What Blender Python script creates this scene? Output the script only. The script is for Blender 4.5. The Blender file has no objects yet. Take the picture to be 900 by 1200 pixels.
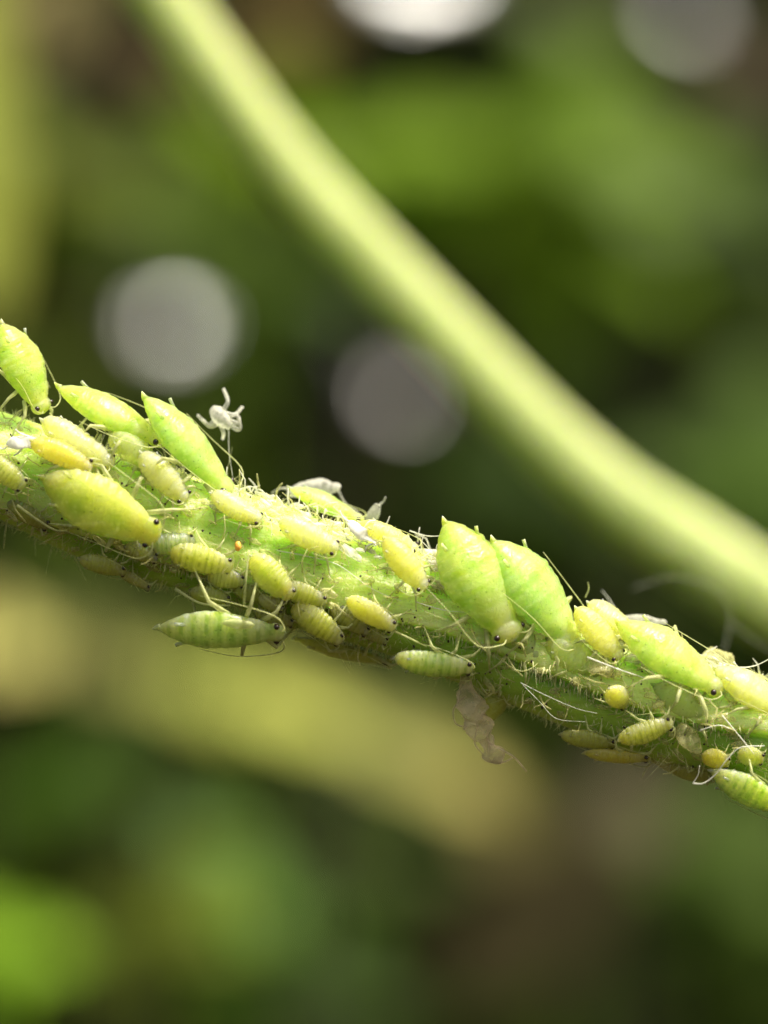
import bpy, math, random
from mathutils import Vector, Matrix, noise
# One Blender unit is one millimetre: this is a macro photograph of an aphid colony on a stem.
R_ = math.radians
sc = bpy.context.scene
col = sc.collection
random.seed(7)

# ------------------------------------------------------------------ camera
CAM_D = 60.0          # camera to the sharp plane (y = 0), mm
PXMM = 65.0           # photograph pixels per mm in the sharp plane (photo is 900 px wide)
cam = bpy.data.cameras.new('camera')
cam.sensor_fit = 'HORIZONTAL'
cam.sensor_width = 36.0
cam.lens = 36.0 * CAM_D / (900.0 / PXMM)
cam.clip_start = 1.0
cam.clip_end = 60000.0
cam.dof.use_dof = True
cam.dof.focus_distance = CAM_D - 0.75
APERTURE = 2.6        # lens opening, mm
cam.dof.aperture_fstop = (cam.lens * 1e-3) / APERTURE
cam.dof.aperture_blades = 0
camo = bpy.data.objects.new('camera', cam)
col.objects.link(camo)
camo.location = (0, -CAM_D, 0)
camo.rotation_euler = (R_(90), 0, 0)
sc.camera = camo

# ------------------------------------------------------------------ sky and sun
SUN = Vector((0.36, -0.16, 0.90)).normalized()
world = bpy.data.worlds.new('World')
sc.world = world
world.use_nodes = True
wn = world.node_tree
sky = wn.nodes.new('ShaderNodeTexSky')
sky.sky_type = 'NISHITA'
sky.sun_disc = False
sky.sun_elevation = math.asin(SUN.z)
sky.sun_rotation = math.atan2(SUN.x, SUN.y)
bg = wn.nodes['Background']
sky.air_density = 0.8
sky.dust_density = 6.0
sky.ozone_density = 0.0
bg.inputs[1].default_value = 0.15
warm = wn.nodes.new('ShaderNodeMix')          # warm tint added over the whole sky, in place of camera white balance
warm.data_type = 'RGBA'; warm.blend_type = 'MULTIPLY'
warm.inputs[0].default_value = 1.0
warm.inputs[7].default_value = (1.0, 0.97, 0.82, 1.0)
wn.links.new(sky.outputs[0], warm.inputs[6])
wn.links.new(warm.outputs[2], bg.inputs[0])
sl = bpy.data.lights.new('sun', 'SUN')
sl.energy = 4.4
sl.angle = R_(0.55)
sl.color = (1.0, 0.95, 0.84)
so = bpy.data.objects.new('sun', sl)
col.objects.link(so)
so.rotation_euler = (-SUN).to_track_quat('-Z', 'Y').to_euler()
so.location = SUN * 3000

sc.view_settings.view_transform = 'Standard'
sc.view_settings.look = 'None'
sc.view_settings.exposure = 0.78
sc.view_settings.gamma = 1.0
sc.view_settings.use_curve_mapping = False
cy = sc.cycles
cy.use_denoising = True
try:
    cy.denoiser = 'OPENIMAGEDENOISE'
    cy.denoising_input_passes = 'RGB_ALBEDO_NORMAL'
    cy.denoising_prefilter = 'ACCURATE'
except Exception:
    pass
cy.use_adaptive_sampling = False
cy.max_bounces = 10
cy.diffuse_bounces = 4
cy.transmission_bounces = 6
cy.transparent_max_bounces = 16
cy.sample_clamp_indirect = 6.0
cy.caustics_reflective = False
cy.caustics_refractive = False

# ------------------------------------------------------------------ helpers
def at(px, py, y=0.0):
    """a point at depth y seen at photograph pixel (px, py)"""
    k = (CAM_D + y) / CAM_D / PXMM
    return Vector(((px - 450.0) * k, y, (600.0 - py) * k))

def mesh_obj(name, vs, fs, mat, parent=None, smooth=True, attrs=None):
    me = bpy.data.meshes.new(name)
    me.from_pydata([tuple(v) for v in vs], [], fs)
    if smooth:
        me.polygons.foreach_set('use_smooth', [True] * len(me.polygons))
    if attrs:
        for an, vals in attrs.items():
            a = me.attributes.new(an, 'FLOAT', 'POINT')
            a.data.foreach_set('value', vals)
    me.materials.append(mat)
    me.update()
    o = bpy.data.objects.new(name, me)
    col.objects.link(o)
    if parent is not None:
        o.parent = parent
    return o

def empty(name, M):
    o = bpy.data.objects.new(name, None)
    o.empty_display_size = 0.2
    col.objects.link(o)
    o.matrix_world = M
    return o

def tag(o, label=None, cat=None, group=None, kind=None):
    if label: o['label'] = label
    if cat: o['category'] = cat
    if group: o['group'] = group
    if kind: o['kind'] = kind
    return o

def smooth_pts(pts, n):
    """Catmull-Rom through pts (Vectors), n samples per span"""
    out = []
    P = [pts[0] * 2 - pts[1]] + list(pts) + [pts[-1] * 2 - pts[-2]]
    for i in range(1, len(P) - 2):
        a, b, c, d = P[i - 1], P[i], P[i + 1], P[i + 2]
        for j in range(n):
            t = j / n
            out.append(0.5 * ((2 * b) + (c - a) * t + (2 * a - 5 * b + 4 * c - d) * t * t + (3 * b - a - 3 * c + d) * t ** 3))
    out.append(pts[-1].copy())
    return out

def tube(pts, rads, n=6, vs=None, fs=None):
    """add a tapered closed tube to vs/fs"""
    if vs is None: vs, fs = [], []
    m = len(pts)
    up = Vector((0.31, 0.17, 0.93))
    b0 = len(vs)
    for i, p in enumerate(pts):
        t = (pts[min(i + 1, m - 1)] - pts[max(i - 1, 0)])
        if t.length < 1e-9: t = Vector((1, 0, 0))
        t.normalize()
        s = t.cross(up)
        if s.length < 1e-3: s = t.cross(Vector((1, 0, 0)))
        s.normalize()
        u = s.cross(t)
        for k in range(n):
            a = 2 * math.pi * k / n
            vs.append(p + (s * math.cos(a) + u * math.sin(a)) * rads[i])
    for i in range(m - 1):
        for k in range(n):
            k2 = (k + 1) % n
            fs.append((b0 + i * n + k, b0 + i * n + k2, b0 + (i + 1) * n + k2, b0 + (i + 1) * n + k))
    fs.append(tuple(b0 + k for k in reversed(range(n))))
    fs.append(tuple(b0 + (m - 1) * n + k for k in range(n)))
    return vs, fs

def lerp_tab(tab, x):
    if x <= tab[0][0]: return tab[0][1]
    for (x0, a), (x1, b) in zip(tab, tab[1:]):
        if x <= x1:
            t = (x - x0) / (x1 - x0)
            t = t * t * (3 - 2 * t) * 0.5 + t * 0.5
            return a + (b - a) * t
    return tab[-1][1]

def blob(c, r, nu=8, nv=6, sq=(1, 1, 1), jit=0.0, rnd=None):
    vs, fs = [], []
    vs.append(Vector(c) + Vector((0, 0, r * sq[2])))
    for i in range(1, nv):
        th = math.pi * i / nv
        for k in range(nu):
            a = 2 * math.pi * k / nu
            j = 1 + (rnd.uniform(-jit, jit) if rnd else 0)
            vs.append(Vector(c) + Vector((math.sin(th) * math.cos(a) * sq[0], math.sin(th) * math.sin(a) * sq[1], math.cos(th) * sq[2])) * r * j)
    vs.append(Vector(c) - Vector((0, 0, r * sq[2])))
    last = len(vs) - 1
    for k in range(nu):
        k2 = (k + 1) % nu
        fs.append((0, 1 + k, 1 + k2))
        for i in range(nv - 2):
            a = 1 + i * nu
            fs.append((a + k, a + nu + k, a + nu + k2, a + k2))
        fs.append((1 + (nv - 2) * nu + k, last, 1 + (nv - 2) * nu + k2))
    return vs, fs

# ------------------------------------------------------------------ materials
class NT:
    def __init__(self, name):
        self.m = bpy.data.materials.new(name)
        self.m.use_nodes = True
        self.t = self.m.node_tree
        self.p = self.t.nodes['Principled BSDF']
        self.out = self.t.nodes['Material Output']
    def n(self, typ, **kw):
        o = self.t.nodes.new(typ)
        for k, v in kw.items():
            setattr(o, k, v)
        return o
    def l(self, a, b): self.t.links.new(a, b)
    def noise(self, scale, detail=3.0, rough=0.5, coord='Object'):
        tc = self.n('ShaderNodeTexCoord')
        nz = self.n('ShaderNodeTexNoise')
        nz.inputs['Scale'].default_value = scale
        nz.inputs['Detail'].default_value = detail
        nz.inputs['Roughness'].default_value = rough
        self.l(tc.outputs[coord], nz.inputs['Vector'])
        return nz.outputs['Fac']
    def ramp(self, fac, stops):
        r = self.n('ShaderNodeValToRGB')
        e = r.color_ramp.elements
        e[0].position, e[0].color = stops[0][0], stops[0][1]
        e[1].position, e[1].color = stops[-1][0], stops[-1][1]
        for pos, c in stops[1:-1]:
            q = e.new(pos); q.color = c
        self.l(fac, r.inputs['Fac'])
        return r.outputs['Color']
    def mix(self, fac, a, b, blend='MIX'):
        m = self.n('ShaderNodeMix', data_type='RGBA', blend_type=blend)
        for v, s in ((fac, m.inputs[0]), (a, m.inputs[6]), (b, m.inputs[7])):
            if hasattr(v, 'is_output'): self.l(v, s)
            elif isinstance(v, (int, float)): s.default_value = v
            else: s.default_value = v
        return m.outputs[2]
    def math(self, op, a, b=0.0):
        m = self.n('ShaderNodeMath', operation=op)
        for v, s in ((a, m.inputs[0]), (b, m.inputs[1])):
            if hasattr(v, 'is_output'): self.l(v, s)
            else: s.default_value = v
        return m.outputs[0]
    def attr(self, name):
        a = self.n('ShaderNodeAttribute', attribute_name=name)
        return a.outputs['Fac']
    def bump(self, h, strength=0.3, dist=0.02):
        b = self.n('ShaderNodeBump')
        b.inputs['Strength'].default_value = strength
        b.inputs['Distance'].default_value = dist
        self.l(h, b.inputs['Height'])
        return b.outputs['Normal']

def c4(c): return (c[0], c[1], c[2], 1.0)
def mul(c, k): return (c[0] * k, c[1] * k, c[2] * k)

def aphid_mat(name, base, rear, head, gut, sss=1.0, rad=1.5, rough=0.29, seg_amt=0.07, bars=0.0, clear=0.30):
    """body skin: colour runs from rear to head, darker gut showing through, pale segment joints, fine speckle"""
    t = NT(name)
    u, v = t.attr('u'), t.attr('v')
    c = t.ramp(u, [(0.0, c4(rear)), (0.22, c4(base)), (0.70, c4(base)), (0.95, c4(head))])
    oi = t.n('ShaderNodeObjectInfo')
    g = t.noise(2.2, 3.0, 0.55)
    gm = t.ramp(g, [(0.42, (0, 0, 0, 1)), (0.64, (1, 1, 1, 1))])
    c = t.mix(t.math('MULTIPLY', gm, 0.88), c, c4(gut))
    seg = t.math('SINE', t.math('MULTIPLY', u, 2 * math.pi * 10.0))
    segm = t.ramp(seg, [(0.55, (0, 0, 0, 1)), (1.0, (1, 1, 1, 1))])
    c = t.mix(t.math('MULTIPLY', segm, seg_amt), c, c4(tuple(min(0.9, x * 1.25 + 0.10) for x in base)))
    # pale fat bodies showing through the skin
    tc = t.n('ShaderNodeTexCoord'); vo = t.n('ShaderNodeTexVoronoi'); vo.inputs['Scale'].default_value = 7.5
    t.l(tc.outputs['Object'], vo.inputs['Vector'])
    pal = t.ramp(vo.outputs['Distance'], [(0.12, (1, 1, 1, 1)), (0.34, (0, 0, 0, 1))])
    c = t.mix(t.math('MULTIPLY', pal, 0.42), c, c4(tuple(min(0.92, x * 1.12 + 0.12) for x in base)))
    if bars:
        bar = t.ramp(t.math('SINE', t.math('ADD', t.math('MULTIPLY', u, 2 * math.pi * 10.0), 2.6)), [(0.2, (0, 0, 0, 1)), (0.8, (1, 1, 1, 1))])
        brk = t.ramp(t.noise(6.0, 2.0), [(0.42, (0, 0, 0, 1)), (0.56, (1, 1, 1, 1))])
        c = t.mix(t.math('MULTIPLY', t.math('MULTIPLY', bar, brk), bars), c, c4(mul(gut, 0.7)))
    sp = t.noise(17.0, 1.5, 0.5)
    spm = t.ramp(sp, [(0.69, (0, 0, 0, 1)), (0.73, (1, 1, 1, 1))])
    c = t.mix(t.math('MULTIPLY', spm, 0.65), c, c4(mul(gut, 0.45)))
    t.l(c, t.p.inputs['Base Color'])
    t.p.inputs['Subsurface Weight'].default_value = sss
    t.p.inputs['Subsurface Radius'].default_value = (1.0, 1.0, 0.35)
    t.p.inputs['Subsurface Scale'].default_value = rad
    t.p.inputs['Subsurface Anisotropy'].default_value = 0.55
    rg = t.ramp(t.noise(9.0), [(0.3, (rough - .08,) * 3 + (1,)), (0.7, (rough + .2,) * 3 + (1,))])
    t.l(rg, t.p.inputs['Roughness'])
    t.p.inputs['IOR'].default_value = 1.42
    h = t.math('ADD', t.math('MULTIPLY', t.noise(16.0, 4.0), 0.7), t.math('MULTIPLY', t.noise(55.0, 2.0), 0.4))
    wr = t.math('SINE', t.math('ADD', t.math('MULTIPLY', u, 150.0), t.math('MULTIPLY', t.noise(4.0, 3.0), 26.0)))
    h = t.math('ADD', h, t.math('MULTIPLY', wr, 0.16))
    t.l(t.bump(h, 0.32, 0.03), t.p.inputs['Normal'])
    # the thin rim of the body is see-through jelly
    lw = t.n('ShaderNodeLayerWeight'); lw.inputs[0].default_value = 0.5
    rim = t.ramp(lw.outputs['Facing'], [(0.40, (clear, clear, clear, 1)), (0.95, (0.62, 0.62, 0.62, 1))])
    tp = t.n('ShaderNodeBsdfTransparent'); tp.inputs['Color'].default_value = (.96, .97, .80, 1)
    ms = t.n('ShaderNodeMixShader')
    t.l(rim, ms.inputs[0]); t.l(t.p.outputs[0], ms.inputs[1]); t.l(tp.outputs[0], ms.inputs[2])
    t.l(ms.outputs[0], t.out.inputs['Surface'])
    return t.m

def simple_mat(name, base, rough=0.5, sss=0.0, rad=0.1, nscale=4.0, var=0.25, spec=0.5, bump=0.0):
    t = NT(name)
    c = t.ramp(t.noise(nscale, 4.0), [(0.3, c4(mul(base, 1 - var))), (0.7, c4(tuple(min(0.95, x * (1 + var)) for x in base)))])
    t.l(c, t.p.inputs['Base Color'])
    t.p.inputs['Roughness'].default_value = rough
    t.p.inputs['Specular IOR Level'].default_value = spec
    if sss:
        t.p.inputs['Subsurface Weight'].default_value = sss
        t.p.inputs['Subsurface Radius'].default_value = (1, 1, 0.4)
        t.p.inputs['Subsurface Scale'].default_value = rad
    if bump:
        t.l(t.bump(t.noise(nscale * 4, 4.0), bump, 0.05), t.p.inputs['Normal'])
    return t.m

def thin_mat(name, base, clear=0.35, trans=0.4, rough=0.35, nscale=6.0, film=False):
    """thin see-through skin or hair: part clear, part glowing through"""
    t = NT(name)
    c = t.ramp(t.noise(nscale, 4.0), [(0.3, c4(mul(base, 0.75))), (0.7, c4(tuple(min(0.95, x * 1.1) for x in base)))])
    t.l(c, t.p.inputs['Base Color'])
    t.p.inputs['Roughness'].default_value = rough
    tr = t.n('ShaderNodeBsdfTranslucent'); t.l(c, tr.inputs['Color'])
    m1 = t.n('ShaderNodeMixShader'); m1.inputs[0].default_value = trans
    t.l(t.p.outputs[0], m1.inputs[1]); t.l(tr.outputs[0], m1.inputs[2])
    tp = t.n('ShaderNodeBsdfTransparent')
    m2 = t.n('ShaderNodeMixShader')
    cf = t.ramp(t.noise(nscale * 1.7, 3.0), [(0.3, (max(0, clear - .2),) * 3 + (1,)), (0.7, (min(1, clear + .2),) * 3 + (1,))])
    if film:
        lw = t.n('ShaderNodeLayerWeight'); lw.inputs[0].default_value = 0.35
        cf = t.math('MULTIPLY', cf, t.math('SUBTRACT', 1.15, lw.outputs['Facing']))
    t.l(cf, m2.inputs[0])
    t.l(m1.outputs[0], m2.inputs[1]); t.l(tp.outputs[0], m2.inputs[2])
    t.l(m2.outputs[0], t.out.inputs['Surface'])
    return t.m

def leaf_mat(name, base, trans=0.45, rough=0.45, scale=0.12, var=0.3, spec=0.1):
    t = NT(name)
    c = t.ramp(t.noise(scale, 5.0), [(0.3, c4(mul(base, 1 - var))), (0.7, c4(mul(base, 1 + var)))])
    t.l(c, t.p.inputs['Base Color'])
    t.p.inputs['Roughness'].default_value = rough
    t.p.inputs['Specular IOR Level'].default_value = spec
    tr = t.n('ShaderNodeBsdfTranslucent')
    t.l(t.mix(1.0, c, (1.0, 1.0, 0.55, 1), 'MULTIPLY'), tr.inputs['Color'])
    m1 = t.n('ShaderNodeMixShader'); m1.inputs[0].default_value = trans
    t.l(t.p.outputs[0], m1.inputs[1]); t.l(tr.outputs[0], m1.inputs[2])
    t.l(m1.outputs[0], t.out.inputs['Surface'])
    return t.m

M = {}
M['green'] = aphid_mat('aphid_skin_lime', (.52, .68, .17), (.58, .67, .18), (.62, .66, .22), (.34, .56, .06))
M['fresh'] = aphid_mat('aphid_skin_fresh_green', (.47, .67, .19), (.54, .67, .17), (.56, .66, .20), (.32, .57, .09))
M['straw'] = aphid_mat('aphid_skin_yellow_green', (.60, .67, .17), (.67, .61, .15), (.68, .58, .17), (.43, .57, .08))
M['yellow'] = aphid_mat('aphid_skin_yellow', (.78, .76, .20), (.80, .70, .14), (.72, .73, .32), (.70, .68, .12), seg_amt=.12)
M['nymph'] = aphid_mat('nymph_skin_yellow_olive', (.58, .62, .17), (.74, .66, .08), (.56, .61, .25), (.40, .47, .08), seg_amt=.22, bars=.6, clear=.28)
M['orange'] = aphid_mat('aphid_skin_orange', (.82, .66, .11), (.82, .60, .08), (.76, .62, .20), (.78, .58, .07), seg_amt=.12)
M['pale'] = aphid_mat('aphid_skin_pale', (.70, .73, .28), (.72, .69, .22), (.68, .69, .28), (.60, .65, .18))
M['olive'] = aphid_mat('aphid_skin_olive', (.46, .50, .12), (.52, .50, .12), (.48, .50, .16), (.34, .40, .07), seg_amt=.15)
M['glass'] = aphid_mat('aphid_skin_glassy_green', (.53, .70, .27), (.64, .68, .20), (.58, .68, .28), (.34, .55, .12), seg_amt=.25, bars=.6, clear=.28)
M['ghost'] = aphid_mat('aphid_skin_clear_lime', (.56, .70, .20), (.60, .68, .18), (.60, .67, .24), (.42, .60, .10), clear=.45)
M['eye'] = simple_mat('eye_dark', (.018, .006, .004), 0.2, spec=0.7)
M['limb'] = thin_mat('limb_pale', (.72, .75, .36), 0.25, 0.45, 0.3)
M['limb_dark'] = thin_mat('limb_tan', (.42, .38, .18), 0.1, 0.3, 0.35)
M['tip'] = simple_mat('limb_tip_dark', (.05, .035, .015), 0.4)
M['hair'] = thin_mat('plant_hair', (.86, .88, .50), 0.35, 0.45, 0.25)
M['silk'] = thin_mat('silk', (.88, .88, .78), 0.25, 0.4, 0.2)
M['wax'] = thin_mat('white_wax', (.90, .88, .82), 0.05, 0.35, 0.6)
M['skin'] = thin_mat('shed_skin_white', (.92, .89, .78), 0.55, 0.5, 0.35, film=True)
M['skin_brown'] = thin_mat('shed_skin_brown', (.76, .64, .42), 0.58, 0.45, 0.30, 3.0, film=True)
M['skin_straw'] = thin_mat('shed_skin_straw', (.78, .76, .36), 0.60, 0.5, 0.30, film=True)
M['dirt'] = simple_mat('dirt_speck', (.03, .02, .01), 0.7)
M['grain'] = simple_mat('orange_grain', (.75, .38, .06), 0.45, 0.6, 0.1)

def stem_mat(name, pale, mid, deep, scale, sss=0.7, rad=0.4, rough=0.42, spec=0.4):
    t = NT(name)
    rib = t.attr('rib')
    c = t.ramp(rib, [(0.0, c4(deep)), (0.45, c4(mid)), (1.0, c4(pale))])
    tc = t.n('ShaderNodeTexCoord')
    mp = t.n('ShaderNodeMapping'); mp.inputs['Rotation'].default_value = (0, R_(-20), 0); mp.inputs['Scale'].default_value = (0.25 * scale, 1.6 * scale, 1.6 * scale)
    t.l(tc.outputs['Object'], mp.inputs['Vector'])
    nz = t.n('ShaderNodeTexNoise'); nz.inputs['Scale'].default_value = 4.0; nz.inputs['Detail'].default_value = 5.0
    t.l(mp.outputs[0], nz.inputs['Vector'])
    st = t.ramp(nz.outputs['Fac'], [(0.3, c4((.72, .76, .6))), (0.72, c4((1.15, 1.12, 1.2)))])
    c = t.mix(0.8, c, st, 'MULTIPLY')
    blot = t.ramp(t.noise(1.3 * scale, 4.0), [(0.40, (0, 0, 0, 1)), (0.62, (1, 1, 1, 1))])
    c = t.mix(t.math('MULTIPLY', blot, 0.35), c, c4(mid))
    t.l(c, t.p.inputs['Base Color'])
    t.p.inputs['Subsurface Weight'].default_value = sss
    t.p.inputs['Subsurface Radius'].default_value = (0.8, 1.0, 0.3)
    t.p.inputs['Subsurface Scale'].default_value = rad
    t.p.inputs['Roughness'].default_value = rough
    t.p.inputs['Specular IOR Level'].default_value = spec
    h = t.math('ADD', nz.outputs['Fac'], t.math('MULTIPLY', t.noise(14.0 * scale, 4.0), 0.6))
    t.l(t.bump(h, 0.7, 0.06 / scale), t.p.inputs['Normal'])
    return t.m
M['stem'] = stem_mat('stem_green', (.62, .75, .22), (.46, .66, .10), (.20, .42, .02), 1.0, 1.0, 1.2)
M['stem_back'] = stem_mat('stem_yellow_green', (.37, .40, .22), (.36, .39, .20), (.33, .38, .17), 0.4, 1.0, 4.0, 0.7, 0.12)

# ------------------------------------------------------------------ the ground and bank
def ground_h(x, y):
    h = -260.0
    k = max(0.0, min(1.0, (y - 380.0) / 620.0))
    k = k * k * (3 - 2 * k)
    h += 620.0 * k
    h += 26.0 * noise.noise(Vector((x * 0.006, y * 0.006, 0.3))) * (1 if abs(x) < 3000 and y < 3000 else 0)
    return h
xs = [-40000, -15000, -6000, -2500] + [-1200 + 40 * i for i in range(61)] + [2500, 6000, 15000, 40000]
ys = [-40000, -12000, -4000, -1500, -600, -200] + [0 + 30 * i for i in range(48)] + [1800, 2600, 5000, 12000, 40000]
vs = [Vector((x, y, ground_h(x, y))) for y in ys for x in xs]
nx = len(xs)
fs = [(j * nx + i, j * nx + i + 1, (j + 1) * nx + i + 1, (j + 1) * nx + i) for j in range(len(ys) - 1) for i in range(nx - 1)]
soil = simple_mat('soil', (.030, .022, .008), 0.95, nscale=0.02, var=0.5, spec=0.2)
tag(mesh_obj('ground', vs, fs, soil), kind='structure')

# ------------------------------------------------------------------ background leaves
def leaf_geo(L, W, bend, fold, nu=10, nv=6, rnd=random, tipp=1.0):
    """leaf blade along +X from the stalk, normal +Z, folded at the midrib and bent along its length"""
    vs, fs = [], []
    wav = rnd.uniform(0, 6)
    for i in range(nu + 1):
        t = i / nu
        w = W * 0.5 * (math.sin(math.pi * min(1, t ** 0.75 * 1.0)) ** 0.8 if 0 < t < 1 else 0.0) + 0.01 * W
        for j in range(nv + 1):
            s = j / nv * 2 - 1
            x = L * t
            y = w * s
            z = fold * abs(y) + bend * L * (t * t) + 0.02 * L * math.sin(wav + 7 * t) * s * s
            vs.append(Vector((x, y, z)))
    for i in range(nu):
        for j in range(nv):
            a = i * (nv + 1) + j
            fs.append((a, a + nv + 1, a + nv + 2, a + 1))
    return vs, fs

def basis(xd, nd):
    x = xd.normalized()
    z = (nd - x * nd.dot(x)).normalized()
    y = z.cross(x)
    return Matrix((x, y, z)).transposed()

# ground cover on the bank: nobody could count it
rg = random.Random(21)
vs, fs = [], []
for i in range(15000):
    y = rg.uniform(330, 1050)
    x = rg.uniform(-520, 520) * (0.55 + y / 1500)
    base = Vector((x, y, ground_h(x, y)))
    hgt = rg.uniform(2, 46)
    L = rg.uniform(16, 40); W = L * rg.uniform(0.4, 0.65)
    lv, lf = leaf_geo(L, W, rg.uniform(-.3, .1), rg.uniform(0, .4), 3, 2, rg)
    a = rg.uniform(0, 6.283)
    xd = Vector((math.cos(a), math.sin(a), rg.uniform(-.5, .4)))
    nd = Vector((rg.uniform(-.6, .6), rg.uniform(-.9, .3), 1))
    B = basis(xd, nd)
    p0 = base + Vector((0, -hgt * 0.5, hgt))
    b0 = len(vs)
    vs += [B @ v + p0 for v in lv]
    fs += [tuple(b0 + q for q in f) for f in lf]
t = NT('ground_cover')
cc = t.ramp(t.noise(0.011, 3.0), [(0.32, (.006, .010, .0015, 1)), (0.5, (.013, .024, .002, 1)), (0.68, (.036, .056, .006, 1))])  # very dark greens: the bank's shade is put into the leaf colour
t.l(cc, t.p.inputs['Base Color'])
t.p.inputs['Roughness'].default_value = 0.75
t.p.inputs['Specular IOR Level'].default_value = 0.04
tag(mesh_obj('ground_cover', vs, fs, t.m), 'dark green blurred leaf carpet over the bank, shade put into its colour', kind='stuff')

# leafy sprigs, each a plant of its own: (pixel x, y, depth, half-width px, half-height px, colour, number of leaves, label)
SPRIGS = [
 (585, 190, 330, 200, 105, (.155, .215, .03), 8, 'broad mid-green leaf spray blurred behind the middle of the slanting stem'),
 (815, 240, 380, 110, 90, (.06, .085, .028), 5, 'dull grey-green blurred leaves near the right edge above the dark hollow'),
 (690, 60, 400, 120, 60, (.075, .095, .030), 4, 'dim olive leaf spray at the top between the two pale light discs'),
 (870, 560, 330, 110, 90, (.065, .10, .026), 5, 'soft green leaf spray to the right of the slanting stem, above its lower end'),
 (300, 185, 300, 120, 60, (.14, .185, .018), 5, 'olive green blurred leaves left of the slanting stem under the brown patch'),
 (215, 275, 360, 130, 50, (.075, .105, .030), 4, 'dim green leaf spray just above the brightest grey light disc'),
 (330, 330, 380, 100, 50, (.055, .095, .014), 4, 'dark green leaves beside the brightest grey disc, left of the slanting stem'),
 (70, 200, 280, 70, 90, (.105, .115, .010), 4, 'olive leaves blurred at the upper left beside the yellow edge leaf'),
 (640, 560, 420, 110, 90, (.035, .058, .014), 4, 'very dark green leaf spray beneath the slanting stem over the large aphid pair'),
 (60, 930, 260, 90, 60, (.07, .125, .018), 4, 'green blurred leaves at the left edge under the yellow leaves'),
 (-5, 1115, 200, 60, 75, (.28, .42, .055), 4, 'bright fresh green leaf spray cut by the left edge near the bottom'),
 (185, 1075, 260, 90, 70, (.20, .215, .060), 4, 'greyish olive leaf spray near the bottom left corner'),
 (285, 1050, 300, 80, 70, (.13, .225, .055), 4, 'cool green leaf spray at the bottom, right of the greyish olive one'),
 (430, 1010, 340, 80, 60, (.085, .11, .040), 4, 'dim grey-green leaf spray below the middle yellow leaf'),
 (360, 1160, 320, 120, 50, (.05, .085, .014), 4, 'dark green leaf spray along the bottom edge of the picture'),
 (850, 1020, 320, 90, 80, (.095, .135, .040), 5, 'soft green leaf spray near the lower right corner'),
]
rl = random.Random(5)
for px, py, dep, rx, ry, colr, nl, label in SPRIGS:
    k = (CAM_D + dep) / CAM_D / PXMM
    c = at(px, py, dep)
    gz = ground_h(c.x, dep)
    root = empty('leaf_sprig', Matrix.Translation(Vector((c.x, dep + 6, gz))))
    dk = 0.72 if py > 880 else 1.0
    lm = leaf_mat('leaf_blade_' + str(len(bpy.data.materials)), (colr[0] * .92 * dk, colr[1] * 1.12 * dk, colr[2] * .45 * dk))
    o = Vector((c.x, dep + 6, gz))
    top = c + Vector((0, 6, ry * k * 0.5))
    tag(root, label, 'plant', 'leafy sprigs blurred behind the stem')
    sv, sf = tube(smooth_pts([Vector((0, 0, -4)), Vector((rl.uniform(-8, 8), 4, (top.z - gz) * 0.5)), top - o], 5), [1.1 - 0.06 * i for i in range(11)], 6)
    mesh_obj('stalk', sv, sf, lm, root)
    for i in range(nl):
        a = 6.283 * i / nl + rl.uniform(-.5, .5)
        e = Vector((math.cos(a) * rx * k * 0.55, rl.uniform(-8, 6), math.sin(a) * ry * k * 0.55))
        L = (rx + ry) * k * rl.uniform(0.75, 1.0)
        W = min(rx, ry) * k * rl.uniform(1.1, 1.5)
        xd = Vector((math.cos(a), rl.uniform(-.25, .25), math.sin(a) * 0.6 - 0.2))
        nd = Vector((rl.uniform(-.25, .45), -0.75 + rl.uniform(-.2, .3), 0.75))
        B = basis(xd, nd)
        lv, lf = leaf_geo(L, W, rl.uniform(-.2, 0), rl.uniform(.05, .3), 10, 6, rl)
        p0 = c + e * 0.25 - o - xd.normalized() * L * 0.15
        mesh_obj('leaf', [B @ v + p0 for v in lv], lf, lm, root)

# single leaves that read on their own
STALK = simple_mat('leaf_stalk_dark', (.05, .06, .012), 0.7, nscale=0.3, spec=0.2)
def single_leaf(p_from, p_to, dep, wpx, colr, label, nrm=(0.2, -0.8, 0.7), bend=-.08, fold=.15, trans=0.45, rough=0.45):
    k = (CAM_D + dep) / CAM_D / PXMM
    a, b = at(p_from[0], p_from[1], dep), at(p_to[0], p_to[1], dep)
    root = empty('leaf', Matrix.Translation(a))
    lm = leaf_mat('leaf_single_' + str(len(bpy.data.materials)), colr, trans, rough)
    B = basis(b - a, Vector(nrm))
    L = (b - a).length
    lv, lf = leaf_geo(L, wpx * k, bend, fold, 14, 8, rl)
    mesh_obj('blade', [B @ v for v in lv], lf, lm, root)
    sv, sf = tube([B @ Vector((L * t, 0, bend * L * t * t - 0.15)) for t in [i / 8 for i in range(9)]], [0.5 - 0.05 * i for i in range(9)], 6)
    mesh_obj('midrib', sv, sf, lm, root)
    # stalk down to the soil
    g = ground_h(a.x - 15, dep + 10)
    pts = smooth_pts([Vector((0, 0, -.1)), Vector((-6, 3, -8)), Vector((-14, 10, (g - a.z) * .6)), Vector((-15, 10, g - a.z - 3))], 6)
    sv, sf = tube(pts, [0.3 + 0.012 * i for i in range(len(pts))], 6)
    mesh_obj('stalk', sv, sf, STALK, root)
    return tag(root, label, 'leaf', 'blurred single leaves in the background')
single_leaf((-90, 735), (70, 765), 250, 105, (.48, .46, .12), 'pale yellow blurred leaf cut by the left edge just below the aphid stem')
single_leaf((50, 740), (170, 800), 290, 80, (.22, .22, .06), 'dull yellow blurred leaf right of the pale yellow one at the left edge')
single_leaf((160, 775), (310, 845), 270, 75, (.38, .43, .08), 'yellow-green blurred leaf below the tail of the hanging green aphid')
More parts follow.
